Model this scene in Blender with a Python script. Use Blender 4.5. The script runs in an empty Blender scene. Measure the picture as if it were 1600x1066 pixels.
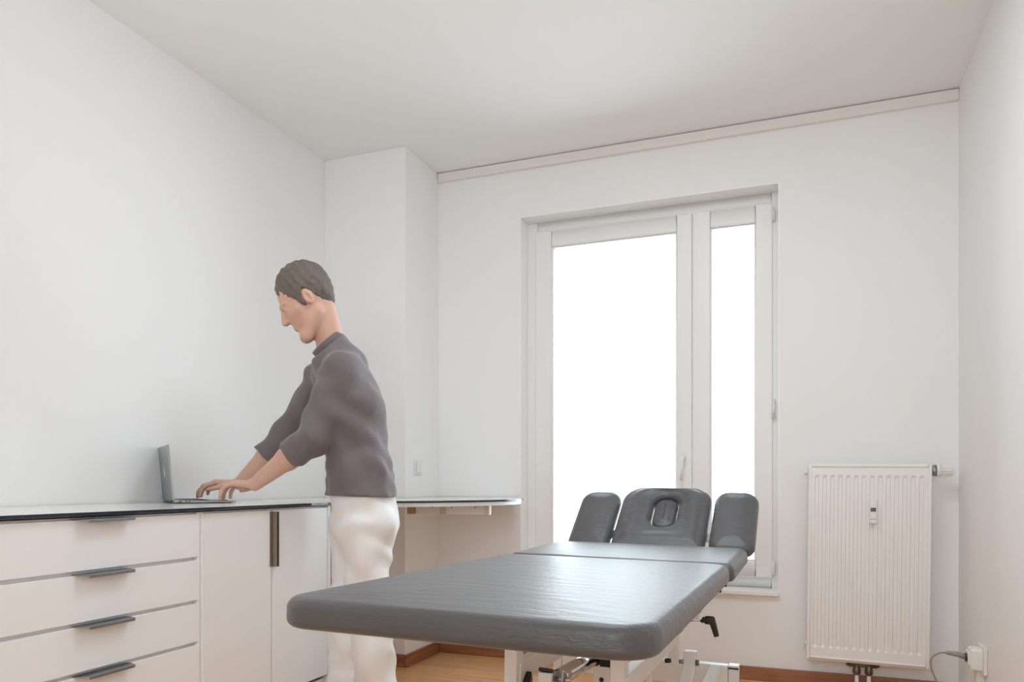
import bpy, bmesh, math
import numpy as np
from mathutils import Vector, Matrix

SC = bpy.context.scene
COL = SC.collection
PI = math.pi

# ------------------------------------------------------------------ dimensions (metres)
XL, XR = -2.406, 0.663          # left / right wall
YB, YF = 3.823, -2.0           # window wall / wall behind the camera
XC, YC = -1.908, 3.439          # boxed-out pillar in the far left corner
HC = 2.706                      # ceiling
XF = -1.770                     # front plane of the cabinets
CAM_H, YAW = 0.954, math.radians(20.926)

# ------------------------------------------------------------------ helpers
def lin(c):
    return tuple((x / 12.92 if x <= 0.04045 else ((x + 0.055) / 1.055) ** 2.4) for x in (v / 255 for v in c))

def tag(o, label=None, cat=None, group=None, kind=None):
    if label: o['label'] = label
    if cat: o['category'] = cat
    if group: o['group'] = group
    if kind: o['kind'] = kind
    return o

def empty(name, loc=(0, 0, 0), mat=None):
    o = bpy.data.objects.new(name, None)
    COL.objects.link(o)
    o.empty_display_size = 0.05
    if mat is not None: o.matrix_world = mat
    else: o.location = loc
    return o

def link_mesh(name, me, parent=None, local=False, mats=()):
    o = bpy.data.objects.new(name, me)
    COL.objects.link(o)
    for m in mats: me.materials.append(m)
    if parent is not None:
        o.parent = parent
        if not local:
            bpy.context.view_layer.update()
            o.matrix_parent_inverse = parent.matrix_world.inverted()
    return o

class MB:
    """collects shapes, links them as one mesh object"""
    def __init__(s): s.v = []; s.f = []; s.m = []; s.sm = []
    def add(s, vs, fs, mi=0, smooth=False):
        b = len(s.v); s.v += [tuple(x) for x in vs]
        for f in fs:
            s.f.append(tuple(b + i for i in f)); s.m.append(mi); s.sm.append(smooth)
    def box(s, lo, hi, mi=0):
        (x0, y0, z0), (x1, y1, z1) = lo, hi
        s.add([(x0,y0,z0),(x1,y0,z0),(x1,y1,z0),(x0,y1,z0),(x0,y0,z1),(x1,y0,z1),(x1,y1,z1),(x0,y1,z1)],
              [(0,3,2,1),(4,5,6,7),(0,1,5,4),(1,2,6,5),(2,3,7,6),(3,0,4,7)], mi)
        return s
    def beam(s, a, b, w, h, up=(0, 0, 1), mi=0):
        a, b = Vector(a), Vector(b); d = (b - a).normalized(); up = Vector(up)
        x = d.cross(up)
        if x.length < 1e-4: x = d.cross(Vector((0, 1, 0)))
        x.normalize(); y = x.cross(d).normalized()
        q = [p + x * i * w / 2 + y * j * h / 2 for p in (a, b) for i, j in ((-1,-1),(1,-1),(1,1),(-1,1))]
        s.add(q, [(3,2,1,0),(4,5,6,7),(0,1,5,4),(1,2,6,5),(2,3,7,6),(3,0,4,7)], mi)
        return s
    def loops(s, L, mi=0, smooth=True, cap=True):
        n = len(L[0]); vs = [p for l in L for p in l]; fs = []
        for k in range(len(L) - 1):
            for i in range(n):
                j = (i + 1) % n
                fs.append((k*n+i, k*n+j, (k+1)*n+j, (k+1)*n+i))
        s.add(vs, fs, mi, smooth)
        if cap:
            s.add(L[0], [tuple(range(n))[::-1]], mi); s.add(L[-1], [tuple(range(n))], mi)
        return s
    def tube(s, pts, r, n=12, mi=0, cap=True):
        pts = [Vector(p) for p in pts]; R = r if isinstance(r, (list, tuple)) else [r] * len(pts)
        L = []; prev = None
        for i, p in enumerate(pts):
            t = (pts[min(i+1, len(pts)-1)] - pts[max(i-1, 0)]).normalized()
            if prev is None:
                x = t.cross(Vector((0, 0, 1)))
                if x.length < 1e-3: x = t.cross(Vector((1, 0, 0)))
            else: x = prev - t * prev.dot(t)
            x.normalize(); y = t.cross(x); prev = x
            L.append([p + (x * math.cos(2*PI*k/n) + y * math.sin(2*PI*k/n)) * R[i] for k in range(n)])
        return s.loops(L, mi, True, cap)
    def prism(s, poly, z0, z1, mi=0, mside=None):
        n = len(poly); ms = mi if mside is None else mside
        lo = [(x, y, z0) for x, y in poly]; hi = [(x, y, z1) for x, y in poly]
        s.add(lo, [tuple(range(n))[::-1]], mi); s.add(hi, [tuple(range(n))], mi)
        s.add(lo + hi, [(i, (i+1) % n, n + (i+1) % n, n + i) for i in range(n)], ms)
        return s
    def build(s, name, mats, parent=None, bevel=0, seg=2, local=False, sub=0):
        me = bpy.data.meshes.new(name)
        me.from_pydata(s.v, [], s.f); me.update()
        mats = mats if isinstance(mats, (list, tuple)) else [mats]
        for p, mi, sm in zip(me.polygons, s.m, s.sm): p.material_index = mi; p.use_smooth = sm
        bm = bmesh.new(); bm.from_mesh(me)
        bmesh.ops.remove_doubles(bm, verts=bm.verts, dist=1e-6)
        bmesh.ops.recalc_face_normals(bm, faces=bm.faces)
        bm.to_mesh(me); bm.free()
        o = link_mesh(name, me, parent, local, mats)
        if bevel:
            b = o.modifiers.new('bevel', 'BEVEL'); b.width = bevel; b.segments = seg; b.limit_method = 'ANGLE'
            b.angle_limit = math.radians(40); b.harden_normals = False
            for p in me.polygons: p.use_smooth = True
            w = o.modifiers.new('wn', 'WEIGHTED_NORMAL'); w.keep_sharp = False
        if sub:
            m = o.modifiers.new('sub', 'SUBSURF'); m.levels = sub; m.render_levels = sub
        return o

# ------------------------------------------------------------------ materials
def pmat(name, rgb, rough=0.6, metal=0.0, spec=0.5, bump=None, sheen=0.0, coat=0.0, srgb=True):
    m = bpy.data.materials.new(name); m.use_nodes = True
    nt = m.node_tree; p = nt.nodes['Principled BSDF']
    c = lin(rgb) if srgb else rgb
    p.inputs['Base Color'].default_value = (*c, 1)
    p.inputs['Roughness'].default_value = rough
    p.inputs['Metallic'].default_value = metal
    p.inputs['Specular IOR Level'].default_value = spec
    p.inputs['Sheen Weight'].default_value = sheen
    p.inputs['Coat Weight'].default_value = coat
    if bump:
        scale, strength, dist, stretch = bump
        tc = nt.nodes.new('ShaderNodeTexCoord'); mp = nt.nodes.new('ShaderNodeMapping')
        mp.inputs['Scale'].default_value = stretch
        n = nt.nodes.new('ShaderNodeTexNoise'); n.inputs['Scale'].default_value = scale; n.inputs['Detail'].default_value = 5
        b = nt.nodes.new('ShaderNodeBump'); b.inputs['Strength'].default_value = strength; b.inputs['Distance'].default_value = dist
        nt.links.new(tc.outputs['Object'], mp.inputs[0]); nt.links.new(mp.outputs[0], n.inputs['Vector'])
        nt.links.new(n.outputs['Fac'], b.inputs['Height']); nt.links.new(b.outputs[0], p.inputs['Normal'])
    return m

M = {}
M['wall'] = pmat('wall_paint', (240, 240, 240), 0.9, spec=0.2, bump=(90, 0.15, 0.002, (1, 1, 1)))
M['ceil'] = pmat('ceiling_paint', (241, 241, 241), 0.95, spec=0.15, bump=(70, 0.1, 0.002, (1, 1, 1)))
M['trim'] = pmat('trim_paint', (234, 229, 226), 0.6)
M['reveal'] = pmat('gloss_reveal_paint', (244, 244, 243), 0.28)
M['pvc'] = pmat('window_frame_plastic', (238, 238, 237), 0.35)
M['cab'] = pmat('cabinet_lacquer', (236, 236, 237), 0.42)
M['carc'] = pmat('cabinet_carcass', (190, 187, 183), 0.6)
M['steel'] = pmat('brushed_steel', (150, 152, 155), 0.34, 1.0, bump=(120, 0.1, 0.001, (40, 1, 40)))
M['taupe'] = pmat('anodised_profile', (150, 136, 122), 0.4, 0.8)
M['darkmetal'] = pmat('dark_metal', (58, 56, 56), 0.4, 0.7)
M['chrome'] = pmat('chrome', (205, 205, 207), 0.12, 1.0)
M['white_metal'] = pmat('white_powder_coat', (226, 225, 223), 0.38)
M['rad'] = pmat('radiator_enamel', (236, 234, 232), 0.35)
M['plastic'] = pmat('white_plastic', (232, 231, 228), 0.4)
M['rubber'] = pmat('black_plastic', (34, 33, 34), 0.5)
M['lcd'] = pmat('lcd_grey', (104, 106, 98), 0.25)
M['lcdink'] = pmat('lcd_segments', (62, 64, 60), 0.4)
M['brass'] = pmat('aged_brass', (120, 108, 92), 0.4, 0.85)
M['pipe'] = pmat('painted_pipe', (222, 221, 218), 0.45)
M['cable'] = pmat('grey_cable', (150, 148, 145), 0.5)
M['glass_top'] = pmat('white_glass_top', (232, 231, 228), 0.12)
M['glass_edge'] = pmat('dark_glass_edge', (36, 48, 60), 0.12)
M['alu'] = pmat('laptop_aluminium', (168, 168, 170), 0.38, 0.85)
M['alu_edge'] = pmat('laptop_edge', (120, 120, 122), 0.4, 0.8)
M['screen'] = pmat('laptop_screen', (30, 31, 34), 0.12)
M['keys'] = pmat('laptop_keys', (40, 40, 42), 0.5)
M['emblem'] = pmat('laptop_emblem', (236, 236, 238), 0.2)
M['rawwood'] = pmat('raw_batten_wood', (186, 152, 122), 0.7, bump=(60, 0.3, 0.002, (1, 12, 12)))
M['palewood'] = pmat('pale_batten_wood', (214, 198, 182), 0.7, bump=(60, 0.2, 0.002, (1, 12, 12)))
M['skin'] = pmat('skin', (214, 172, 152), 0.5)
M['hair'] = pmat('hair', (112, 102, 94), 0.6, bump=(160, 0.9, 0.006, (1, 1, 0.25)))
M['shirt'] = pmat('grey_shirt_cloth', (116, 108, 111), 0.85, spec=0.25, sheen=0.25, bump=(14, 0.35, 0.012, (1, 1, 0.5)))
M['pants'] = pmat('white_trouser_cloth', (236, 235, 235), 0.85, spec=0.25, bump=(11, 0.4, 0.014, (1, 1, 0.45)))
M['shoe'] = pmat('white_shoe', (215, 212, 208), 0.5)
M['eye'] = pmat('eye', (60, 52, 48), 0.2)
M['buckle'] = pmat('belt_stud', (200, 200, 202), 0.2, 1.0)

def leather():
    m = pmat('grey_leatherette', (78, 77, 79), 0.385, spec=0.5, sheen=0.16, coat=0.0)
    nt = m.node_tree; p = nt.nodes['Principled BSDF']
    p.inputs['IOR'].default_value = 1.62; p.inputs['Sheen Roughness'].default_value = 0.45
    tc = nt.nodes.new('ShaderNodeTexCoord')
    def noise(scale, st, det):
        mp = nt.nodes.new('ShaderNodeMapping'); mp.inputs['Scale'].default_value = st
        n = nt.nodes.new('ShaderNodeTexNoise'); n.inputs['Scale'].default_value = scale; n.inputs['Detail'].default_value = det
        n.inputs['Roughness'].default_value = 0.6
        nt.links.new(tc.outputs['Object'], mp.inputs[0]); nt.links.new(mp.outputs[0], n.inputs['Vector']); return n
    a = noise(30, (0.30, 1.2, 1.2), 7); b = noise(140, (0.6, 1, 1), 4)
    mx = nt.nodes.new('ShaderNodeMath'); mx.operation = 'MULTIPLY_ADD'; mx.inputs[1].default_value = 0.25
    nt.links.new(b.outputs['Fac'], mx.inputs[0]); nt.links.new(a.outputs['Fac'], mx.inputs[2])
    bp = nt.nodes.new('ShaderNodeBump'); bp.inputs['Strength'].default_value = 0.55; bp.inputs['Distance'].default_value = 0.0065
    nt.links.new(mx.outputs[0], bp.inputs['Height']); nt.links.new(bp.outputs[0], p.inputs['Normal'])
    return m
M['leather'] = leather()

def wood(name, c1, c2, plank, along_x=True):
    m = bpy.data.materials.new(name); m.use_nodes = True
    nt = m.node_tree; N = nt.nodes.new; K = nt.links.new; p = nt.nodes['Principled BSDF']
    p.inputs['Roughness'].default_value = 0.38
    tc = N('ShaderNodeTexCoord'); mp = N('ShaderNodeMapping')
    if not along_x: mp.inputs['Rotation'].default_value = (0, 0, PI / 2)
    K(tc.outputs['Object'], mp.inputs[0])
    st = N('ShaderNodeMapping'); st.inputs['Scale'].default_value = (1.4, 22, 22); K(mp.outputs[0], st.inputs[0])
    n = N('ShaderNodeTexNoise'); n.inputs['Scale'].default_value = 2.2; n.inputs['Detail'].default_value = 7; n.inputs['Distortion'].default_value = 0.5
    K(st.outputs[0], n.inputs['Vector'])
    rp = N('ShaderNodeValToRGB'); rp.color_ramp.elements[0].position = 0.32; rp.color_ramp.elements[1].position = 0.7
    rp.color_ramp.elements[0].color = (*lin(c1), 1); rp.color_ramp.elements[1].color = (*lin(c2), 1)
    K(n.outputs['Fac'], rp.inputs[0])
    out = rp.outputs[0]
    if plank:
        br = N('ShaderNodeTexBrick'); br.inputs['Scale'].default_value = 1
        br.inputs['Brick Width'].default_value = 1.2; br.inputs['Row Height'].default_value = 0.13
        br.inputs['Mortar Size'].default_value = 0.0012; br.inputs['Mortar Smooth'].default_value = 0.2
        br.inputs['Color1'].default_value = (0.80, 0.80, 0.80, 1); br.inputs['Color2'].default_value = (1, 1, 1, 1)
        br.inputs['Mortar'].default_value = (0.45, 0.4, 0.38, 1); br.offset = 0.37
        K(mp.outputs[0], br.inputs['Vector'])
        mx = N('ShaderNodeMix'); mx.data_type = 'RGBA'; mx.blend_type = 'MULTIPLY'; mx.inputs[0].default_value = 1
        K(out, mx.inputs[6]); K(br.outputs['Color'], mx.inputs[7]); out = mx.outputs[2]
    K(out, p.inputs['Base Color'])
    b = N('ShaderNodeBump'); b.inputs['Strength'].default_value = 0.08; b.inputs['Distance'].default_value = 0.002
    K(n.outputs['Fac'], b.inputs['Height']); K(b.outputs[0], p.inputs['Normal'])
    return m
M['floor'] = wood('oak_laminate', (212, 156, 104), (238, 190, 137), True)
M['base'] = wood('brown_skirting', (134, 84, 56), (166, 112, 78), False)
M['base_y'] = wood('brown_skirting_side', (134, 84, 56), (166, 112, 78), False, along_x=False)

def pane():
    m = bpy.data.materials.new('window_glass'); m.use_nodes = True
    nt = m.node_tree; nt.nodes.clear(); N = nt.nodes.new
    o = N('ShaderNodeOutputMaterial'); t = N('ShaderNodeBsdfTransparent'); g = N('ShaderNodeBsdfGlossy')
    t.inputs[0].default_value = (0.97, 0.98, 0.98, 1); g.inputs['Roughness'].default_value = 0.02
    fr = N('ShaderNodeFresnel'); fr.inputs[0].default_value = 1.3
    mx = N('ShaderNodeMixShader')
    nt.links.new(fr.outputs[0], mx.inputs[0]); nt.links.new(t.outputs[0], mx.inputs[1]); nt.links.new(g.outputs[0], mx.inputs[2])
    nt.links.new(mx.outputs[0], o.inputs[0]); return m
M['pane'] = pane()

# ------------------------------------------------------------------ room shell
def struct(name, mb, mat, bevel=0):
    return tag(mb.build(name, mat, bevel=bevel), kind='structure')

struct('floor', MB().box((XL - .2, YF - .2, -.12), (XR + .2, YB + .28, 0)), M['floor'])
struct('ceiling', MB().box((XL - .2, YF - .2, HC), (XR + .2, YB + .28, HC + .15)), M['ceil'])
struct('wall_left', MB().box((XL - .2, YF - .2, 0), (XL, YB + .28, HC)), M['wall'])
struct('wall_right', MB().box((XR, YF - .2, 0), (XR + .2, YB + .28, HC)), M['wall'])
WX0, WX1, WZ0, WZ1 = -1.413, -0.091, 0.425, 2.397       # window opening
w = MB()
w.box((XL, YB, 0), (WX0, YB + .26, HC)); w.box((WX1, YB, 0), (XR, YB + .26, HC))
w.box((WX0, YB, WZ1), (WX1, YB + .26, HC)); w.box((WX0, YB, 0), (WX1, YB + .26, WZ0 - .012))
struct('wall_back', w, M['wall'])
# wall behind the camera with an added, unseen opening that lets in fill light
DX0, DX1, DZ0, DZ1 = -0.70, 0.57, 1.02, 2.58
w = MB()
w.box((XL, YF - .15, 0), (DX0, YF, HC)); w.box((DX1, YF - .15, 0), (XR, YF, HC)); w.box((DX0, YF - .15, 0), (DX1, YF, DZ0)); w.box((DX0, YF - .15, DZ1), (DX1, YF, HC))
struct('wall_front', w, M['wall'])
struct('wall_pillar', MB().box((XL, YC, 0), (XC, YB, HC)), M['wall'], bevel=0.004)
struct('trim_1', MB().box((XC + .002, YB - .022, 2.652), (XR, YB, 2.702)), M['trim'], bevel=0.006)
BB = 0.066
struct('baseboard_back', MB().box((XC + .014, YB - .014, 0), (XR, YB, BB)), M['base'], bevel=0.004)
struct('baseboard_pillar', MB().box((XC, YC - .014, 0), (XC + .014, YB, BB)), M['base_y'], bevel=0.004)
struct('baseboard_alcove', MB().box((XL + .01, YC - .014, 0), (XC, YC, BB)), M['base'], bevel=0.004)
struct('baseboard_right', MB().box((XR - .014, YF, 0), (XR, YB - .014, BB)), M['base_y'], bevel=0.004)
struct('baseboard_left', MB().box((XL, YF, 0), (XL + .01, YC - .014, BB)), M['base_y'], bevel=0.004)

# window: frame, two sashes with panes, hinges, handle, inner sill
FY = YB + .112                                            # front of the fixed frame
win = tag(empty('window_1', ((WX0 + WX1) / 2, FY, WZ0)), 'tall white plastic window of two sashes in the far wall', 'window', kind='structure')
def ring(x0, x1, z0, z1, w0, w1, wb, wt, y0, y1):         # rectangular frame
    b = MB()
    b.box((x0, y0, z0), (x0 + w0, y1, z1)); b.box((x1 - w1, y0, z0), (x1, y1, z1))
    b.box((x0 + w0, y0, z0), (x1 - w1, y1, z0 + wb)); b.box((x0 + w0, y0, z1 - wt), (x1 - w1, y1, z1)); return b
ring(WX0, WX1, WZ0, WZ1, .062, .036, .066, .064, FY, FY + .07).build('frame', M['pvc'], win, bevel=0.004)
def sash(x0, x1, gx0, gx1, z0=.486, z1=2.342, gz0=.566, gz1=2.255):
    s = ring(x0, x1, z0, z1, gx0 - x0, x1 - gx1, gz0 - z0, z1 - gz1, FY - .013, FY + .055).build('sash', M['pvc'], win, bevel=0.006)
    ring(gx0 - .001, gx1 + .001, gz0 - .001, gz1 + .001, .008, .008, .008, .008, FY + .0, FY + .03).build('glazing_bead', M['pvc'], s, bevel=0.003)
    MB().box((gx0, FY + .018, gz0), (gx1, FY + .024, gz1)).build('pane', M['pane'], s)
    return s
sl = sash(-1.362, -.512, -1.268, -.590)
sr = sash(-.508, -.121, -.421, -.202)
hx, hz = -.552, 1.075
h = MB()
h.box((hx - .014, FY - .02, hz - .035), (hx + .014, FY - .013, hz + .035))
h.tube([(hx, FY - .016, hz + .01), (hx, FY - .05, hz + .012), (hx - .002, FY - .06, hz + .004), (hx - .006, FY - .062, hz - .05), (hx - .008, FY - .06, hz - .105)], [.009, .009, .0095, .0085, .0075], 12)
h.build('handle', M['plastic'], sl)
for nm, z0, z1 in (('hinge', 1.275, 1.37), ('hinge', .50, .572), ('hinge', 2.25, 2.31)):
    b = MB(); b.tube([(-.117, FY - .018, z0), (-.117, FY - .018, z1)], .0085, 12); b.box((-.117, FY - .016, z0 + .01), (-.108, FY, z1 - .01))
    b.build(nm, M['plastic'], sr)
rv = MB(); rv.box((WX0 - .004, YB - .001, WZ0 - .01), (WX0 + .002, FY, WZ1 + .004)); rv.box((WX1 - .002, YB - .001, WZ0 - .01), (WX1 + .004, FY, WZ1 + .004)); rv.box((WX0 + .002, YB - .001, WZ1 - .002), (WX1 - .002, FY, WZ1 + .004))
rv.build('reveal_lining', M['reveal'], win)
MB().box((WX0 - .004, YB - .024, .411), (WX1 + .002, FY - .001, .434)).build('sill', M['pvc'], win, bevel=0.004)

# ------------------------------------------------------------------ cabinets under the worktop
CT = .862                                                 # cabinet top
FT = .019                                                 # front thickness
Y0, Y1, Y2, Y3 = 1.163, 1.868, 2.211, 2.555               # unit limits along the wall
cab = tag(empty('drawer_cabinet', ((XL + XF) / 2, (Y0 + Y1) / 2, 0)), 'white drawer cabinet with five handled fronts, nearest to the camera on the left', 'cabinet')
b = MB(); xb = XF - FT - .002
b.box((XL + .012, Y0, .15), (xb, Y0 + .018, CT)); b.box((XL + .012, Y1 - .018, .15), (xb, Y1, CT))
b.box((XL + .012, Y0 + .018, .15), (xb, Y1 - .018, .168)); b.box((XL + .012, Y0 + .018, CT - .018), (xb, Y1 - .018, CT)); b.box((XL + .012, Y0 + .018, .168), (XL + .02, Y1 - .018, CT - .018))
for zz in (.7165, .5805, .4495, .3145): b.box((XF - .05, Y0 + .018, zz - .016), (XF - .0195, Y1 - .018, zz + .016))
b.box((xb - .02, Y1 - .012, .15), (XF - .004, Y1 + .0005, CT)); b.box((xb - .02, Y0, .15), (XF - .004, Y0 + .0025, CT))
b.build('body', M['cab'], cab)
MB().box((XL + .03, Y0 + .01, 0), (XF - .06, Y1 - .001, .149)).build('plinth', M['carc'], cab)
def pull(parent, y0, y1, z):                              # aluminium edge pull on the top edge of a drawer
    h = MB()
    h.prism([(XF - .012, y0), (XF + .004, y0), (XF + .033, y0 + .016), (XF + .033, y1 - .004), (XF + .004, y1 + .006), (XF - .012, y1 + .006)], z, z + .0025, 0)
    h.box((XF + .031, y0 + .017, z - .006), (XF + .0335, y1 - .004, z + .002), 0)
    return h.build('handle', M['steel'], parent, bevel=0.0008)
tops = [.857, .7110, .575, .444, .309]; bots = [.7220, .586, .455, .320, .187]
for t, bo in zip(tops, bots):
    d = MB().box((XF - FT, Y0 + .003, bo), (XF, Y1 - .004, t)).build('drawer', M['cab'], cab, bevel=0.0015)
    pull(d, 1.425, 1.591, t + .0003)

cab2 = tag(empty('door_cabinet', ((XL + XF) / 2, (Y1 + Y3) / 2, 0)), 'white two-door cupboard between the drawer cabinet and the standing person', 'cabinet')
b = MB()
b.box((XL + .012, Y1 + .002, .15), (xb, Y1 + .02, CT)); b.box((XL + .012, Y3, .15), (XF, Y3 + .018, CT))
b.box((XL + .012, Y1 + .02, .15), (xb, Y3, .168)); b.box((XL + .012, Y1 + .02, CT - .018), (xb, Y3, CT)); b.box((XL + .012, Y1 + .02, .168), (XL + .02, Y3, CT - .018))
b.box((xb - .02, Y1 + .002, .15), (XF - .004, Y1 + .012, CT)); b.box((xb - .02, Y2 - .01, .15), (XF - .012, Y2 + .002, CT))
b.build('body', M['cab'], cab2)
MB().box((XL + .03, Y1 + .002, 0), (XF - .06, Y3 + .004, .149)).build('plinth', M['carc'], cab2)
b = MB(); b.tube([(XF - .03, Y3 - .035, 0), (XF - .03, Y3 - .035, .15)], .012, 14); b.tube([(XF - .03, Y3 - .035, 0), (XF - .03, Y3 - .035, .012)], .02, 14)
b.build('foot', M['darkmetal'], cab2)
d1 = MB().box((XF - FT, Y1 + .010, .187), (XF, Y2 - .003, .857)).build('door', M['cab'], cab2, bevel=0.0015)
d2 = MB().box((XF - FT, Y2 + .003, .187), (XF, Y3 - .003, .857)).build('door', M['cab'], cab2, bevel=0.0015)
hh = MB(); hh.box((XF - .014, Y2 - .0022, .655), (XF + .022, Y2 + .0015, .852)); hh.box((XF + .0005, Y2 - .012, .655), (XF + .0025, Y2 - .0022, .852))
hd = hh.build('handle', M['taupe'], d2, bevel=0.0006)
MB().box((XF + .0195, Y2 + .0015, .655), (XF + .022, Y2 + .013, .852)).build('grip_lip', M['darkmetal'], hd, bevel=0.0006)

# worktop: white glass plate whose end swells into a rounded desk, board and rail below
def smooth_poly(pts, n=6):
    out = []
    P = [np.array(p) for p in pts]
    for i in range(len(P) - 1):
        p0, p1, p2, p3 = P[max(i-1, 0)], P[i], P[i+1], P[min(i+2, len(P)-1)]
        for t in np.linspace(0, 1, n, endpoint=False):
            out.append(tuple(.5 * (2*p1 + (p2-p0)*t + (2*p0-5*p1+4*p2-p3)*t*t + (3*p1-p0-3*p2+p3)*t**3)))
    out.append(tuple(P[-1])); return out
front = smooth_poly([(-1.752, 2.42), (-1.757, 2.56), (-1.717, 2.70), (-1.632, 2.83), (-1.465, 2.98), (-1.345, 3.15), (-1.282, 3.33), (-1.285, 3.50), (-1.345, 3.67), (-1.45, 3.818)])
top_poly = [(XL + .003, 1.13), (-1.752, 1.13)] + front + [(XC + .003, 3.818), (XC + .003, YC - .003), (XL + .003, YC - .003)]
desk = tag(empty('worktop', (-2.0, 2.4, .87)), 'long white glass worktop with dark edge, rounded into a desk beside the window', 'worktop')
MB().prism(top_poly, .868, .878, 0, 1).build('glass_plate', [M['glass_top'], M['glass_edge']], desk, bevel=0.0015)
c0 = np.array((-1.85, 3.2))
bo_poly = [tuple(np.array(p) + (c0 - np.array(p)) / np.linalg.norm(c0 - np.array(p)) * .012) for p in front if p[1] > 2.62]
bo_poly = [(XL + .006, 2.60)] + [(bo_poly[0][0] - .03, 2.60)] + bo_poly + [(XC + .006, 3.81), (XC + .006, YC - .006), (XL + .006, YC - .006)]
MB().prism(bo_poly, .8505, .8679).build('support_board', M['cab'], desk, bevel=0.002)
rl = MB().box((-1.775, 3.30, .803), (-1.375, 3.318, .850)).build('rail', M['cab'], desk, bevel=0.0015)
for x0, x1, m in ((-1.808, -1.776, M['rawwood']), (-1.632, -1.608, M['palewood']), (-1.394, -1.374, M['palewood'])):
    MB().box((x0, 3.284 if x0 > -1.7 else 3.278, .802), (x1, 3.30 if x0 > -1.7 else 3.33, .850)).build('batten', m, desk, bevel=0.001)
for x in (-1.745, -1.68, -1.575, -1.45):
    MB().tube([(x, 3.301, .838), (x, 3.2975, .838)], .004, 10).build('screw', M['steel'], rl)

# ------------------------------------------------------------------ laptop
RV = Vector((math.cos(YAW), math.sin(YAW), 0)); FV = Vector((-math.sin(YAW), math.cos(YAW), 0)); UV = Vector((0, 0, 1))
def W(px, py, d):                                         # room point from the survey of the photograph
    return Vector((0, 0, CAM_H)) + RV * ((px - 800) / 1172.2 * d) + FV * d + UV * ((755.4 - py) / 1172.2 * d)
lw = (RV * -.526 + FV * .85).normalized(); ld = (RV * .85 + FV * .526).normalized()
lo_ = RV * -1.262 + FV * 2.80 + UV * .8783
Lm = Matrix((( *[lw.x, ld.x, 0], lo_.x), (*[lw.y, ld.y, 0], lo_.y), (0, 0, 1, lo_.z), (0, 0, 0, 1)))
# local axes: x along the width (from the near side), y from hinge to the user
if Lm.to_3x3().determinant() < 0:
    pass
lap = empty('laptop', mat=Matrix.Translation(lo_))
tag(lap, 'slim silver laptop standing open on the white worktop', 'laptop')
def LP(x, y, z): return lo_ + lw * x + ld * y + UV * z
def lbox(name, mat, x0, x1, y0, y1, z0, z1, par, bevel=0, tilt=None):
    b = MB(); pts = []
    for z in (z0, z1):
        for x, y in ((x0, y0), (x1, y0), (x1, y1), (x0, y1)):
            pts.append(tilt(x, y, z) if tilt else LP(x, y, z))
    b.add(pts, [(0,3,2,1),(4,5,6,7),(0,1,5,4),(1,2,6,5),(2,3,7,6),(3,0,4,7)])
    return b.build(name, mat, par, bevel=bevel)
LWD, LDP, LHT = .305, .222, .208
base = MB()
pts = [LP(x, y, z) for (x, y, z) in [(0,0,.003),(LWD,0,.003),(LWD,LDP,.002),(0,LDP,.002),(0,0,.0125),(LWD,0,.0125),(LWD,LDP,.0065),(0,LDP,.0065)]]
base.add(pts, [(0,3,2,1),(4,5,6,7),(0,1,5,4),(1,2,6,5),(2,3,7,6),(3,0,4,7)])
lb = base.build('base', M['alu'], lap, bevel=0.0015)
kb = lbox('keyboard', M['keys'], .02, LWD - .02, .03, .125, .0085, .0128, lb)
lbox('touchpad', M['alu_edge'], .105, .2, .14, .21, .006, .0093, lb)
for y0, y1 in ((.018, .026), (.040, .045), (.052, .057)):
    lbox('port', M['screen'], -.0004, .003, y0, y1, .0055, .0095, lb)
for x in (.02, LWD - .02):
    for y in (.02, LDP - .02):
        f_ = MB(); f_.tube([LP(x, y, .0003), LP(x, y, .0028)], .006, 10); f_.build('rubber_foot', M['rubber'], lb)
lbox('hinge', M['screen'], .04, LWD - .04, -.004, .006, .006, .014, lap)
ta = math.radians(5)
def tilt(x, y, z):                                        # y = thickness (screen side +), z = height along the lid
    return LP(x, math.cos(ta) * y - math.sin(ta) * z + .001, .0125 + math.cos(ta) * z + math.sin(ta) * y)
lid = lbox('lid', M['alu'], 0, LWD, -.006, 0, 0, LHT, lap, 0.0015, tilt)
lbox('screen', M['screen'], .006, LWD - .006, 0, .0006, .012, LHT - .008, lid, 0, tilt)
em = MB()
def emb(cx, cz, rx, rz, n=20, notch=0):
    vs = [tilt(LWD / 2 + cx + rx * math.cos(2*PI*k/n), -.0064, LHT / 2 + cz + rz * math.sin(2*PI*k/n)) for k in range(n)]
    vb = [tilt(LWD / 2 + cx + rx * math.cos(2*PI*k/n), -.006, LHT / 2 + cz + rz * math.sin(2*PI*k/n)) for k in range(n)]
    em.loops([vb, vs], 0, False)
emb(-.006, 0, .013, .016); emb(.006, 0, .013, .016); emb(.004, .021, .004, .007)
em.build('emblem', M['emblem'], lid)

# ------------------------------------------------------------------ light switch, socket
sw = tag(empty('light_switch', (XC, 3.57, 1.04)), 'small white wall switch on the side of the pillar above the desk', 'switch')
MB().box((XC + .0003, 3.532, 1.000), (XC + .008, 3.608, 1.076)).build('plate', M['plastic'], sw, bevel=0.002)
MB().box((XC + .0085, 3.543, 1.011), (XC + .012, 3.597, 1.065)).build('rocker', M['plastic'], sw, bevel=0.002)

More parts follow.
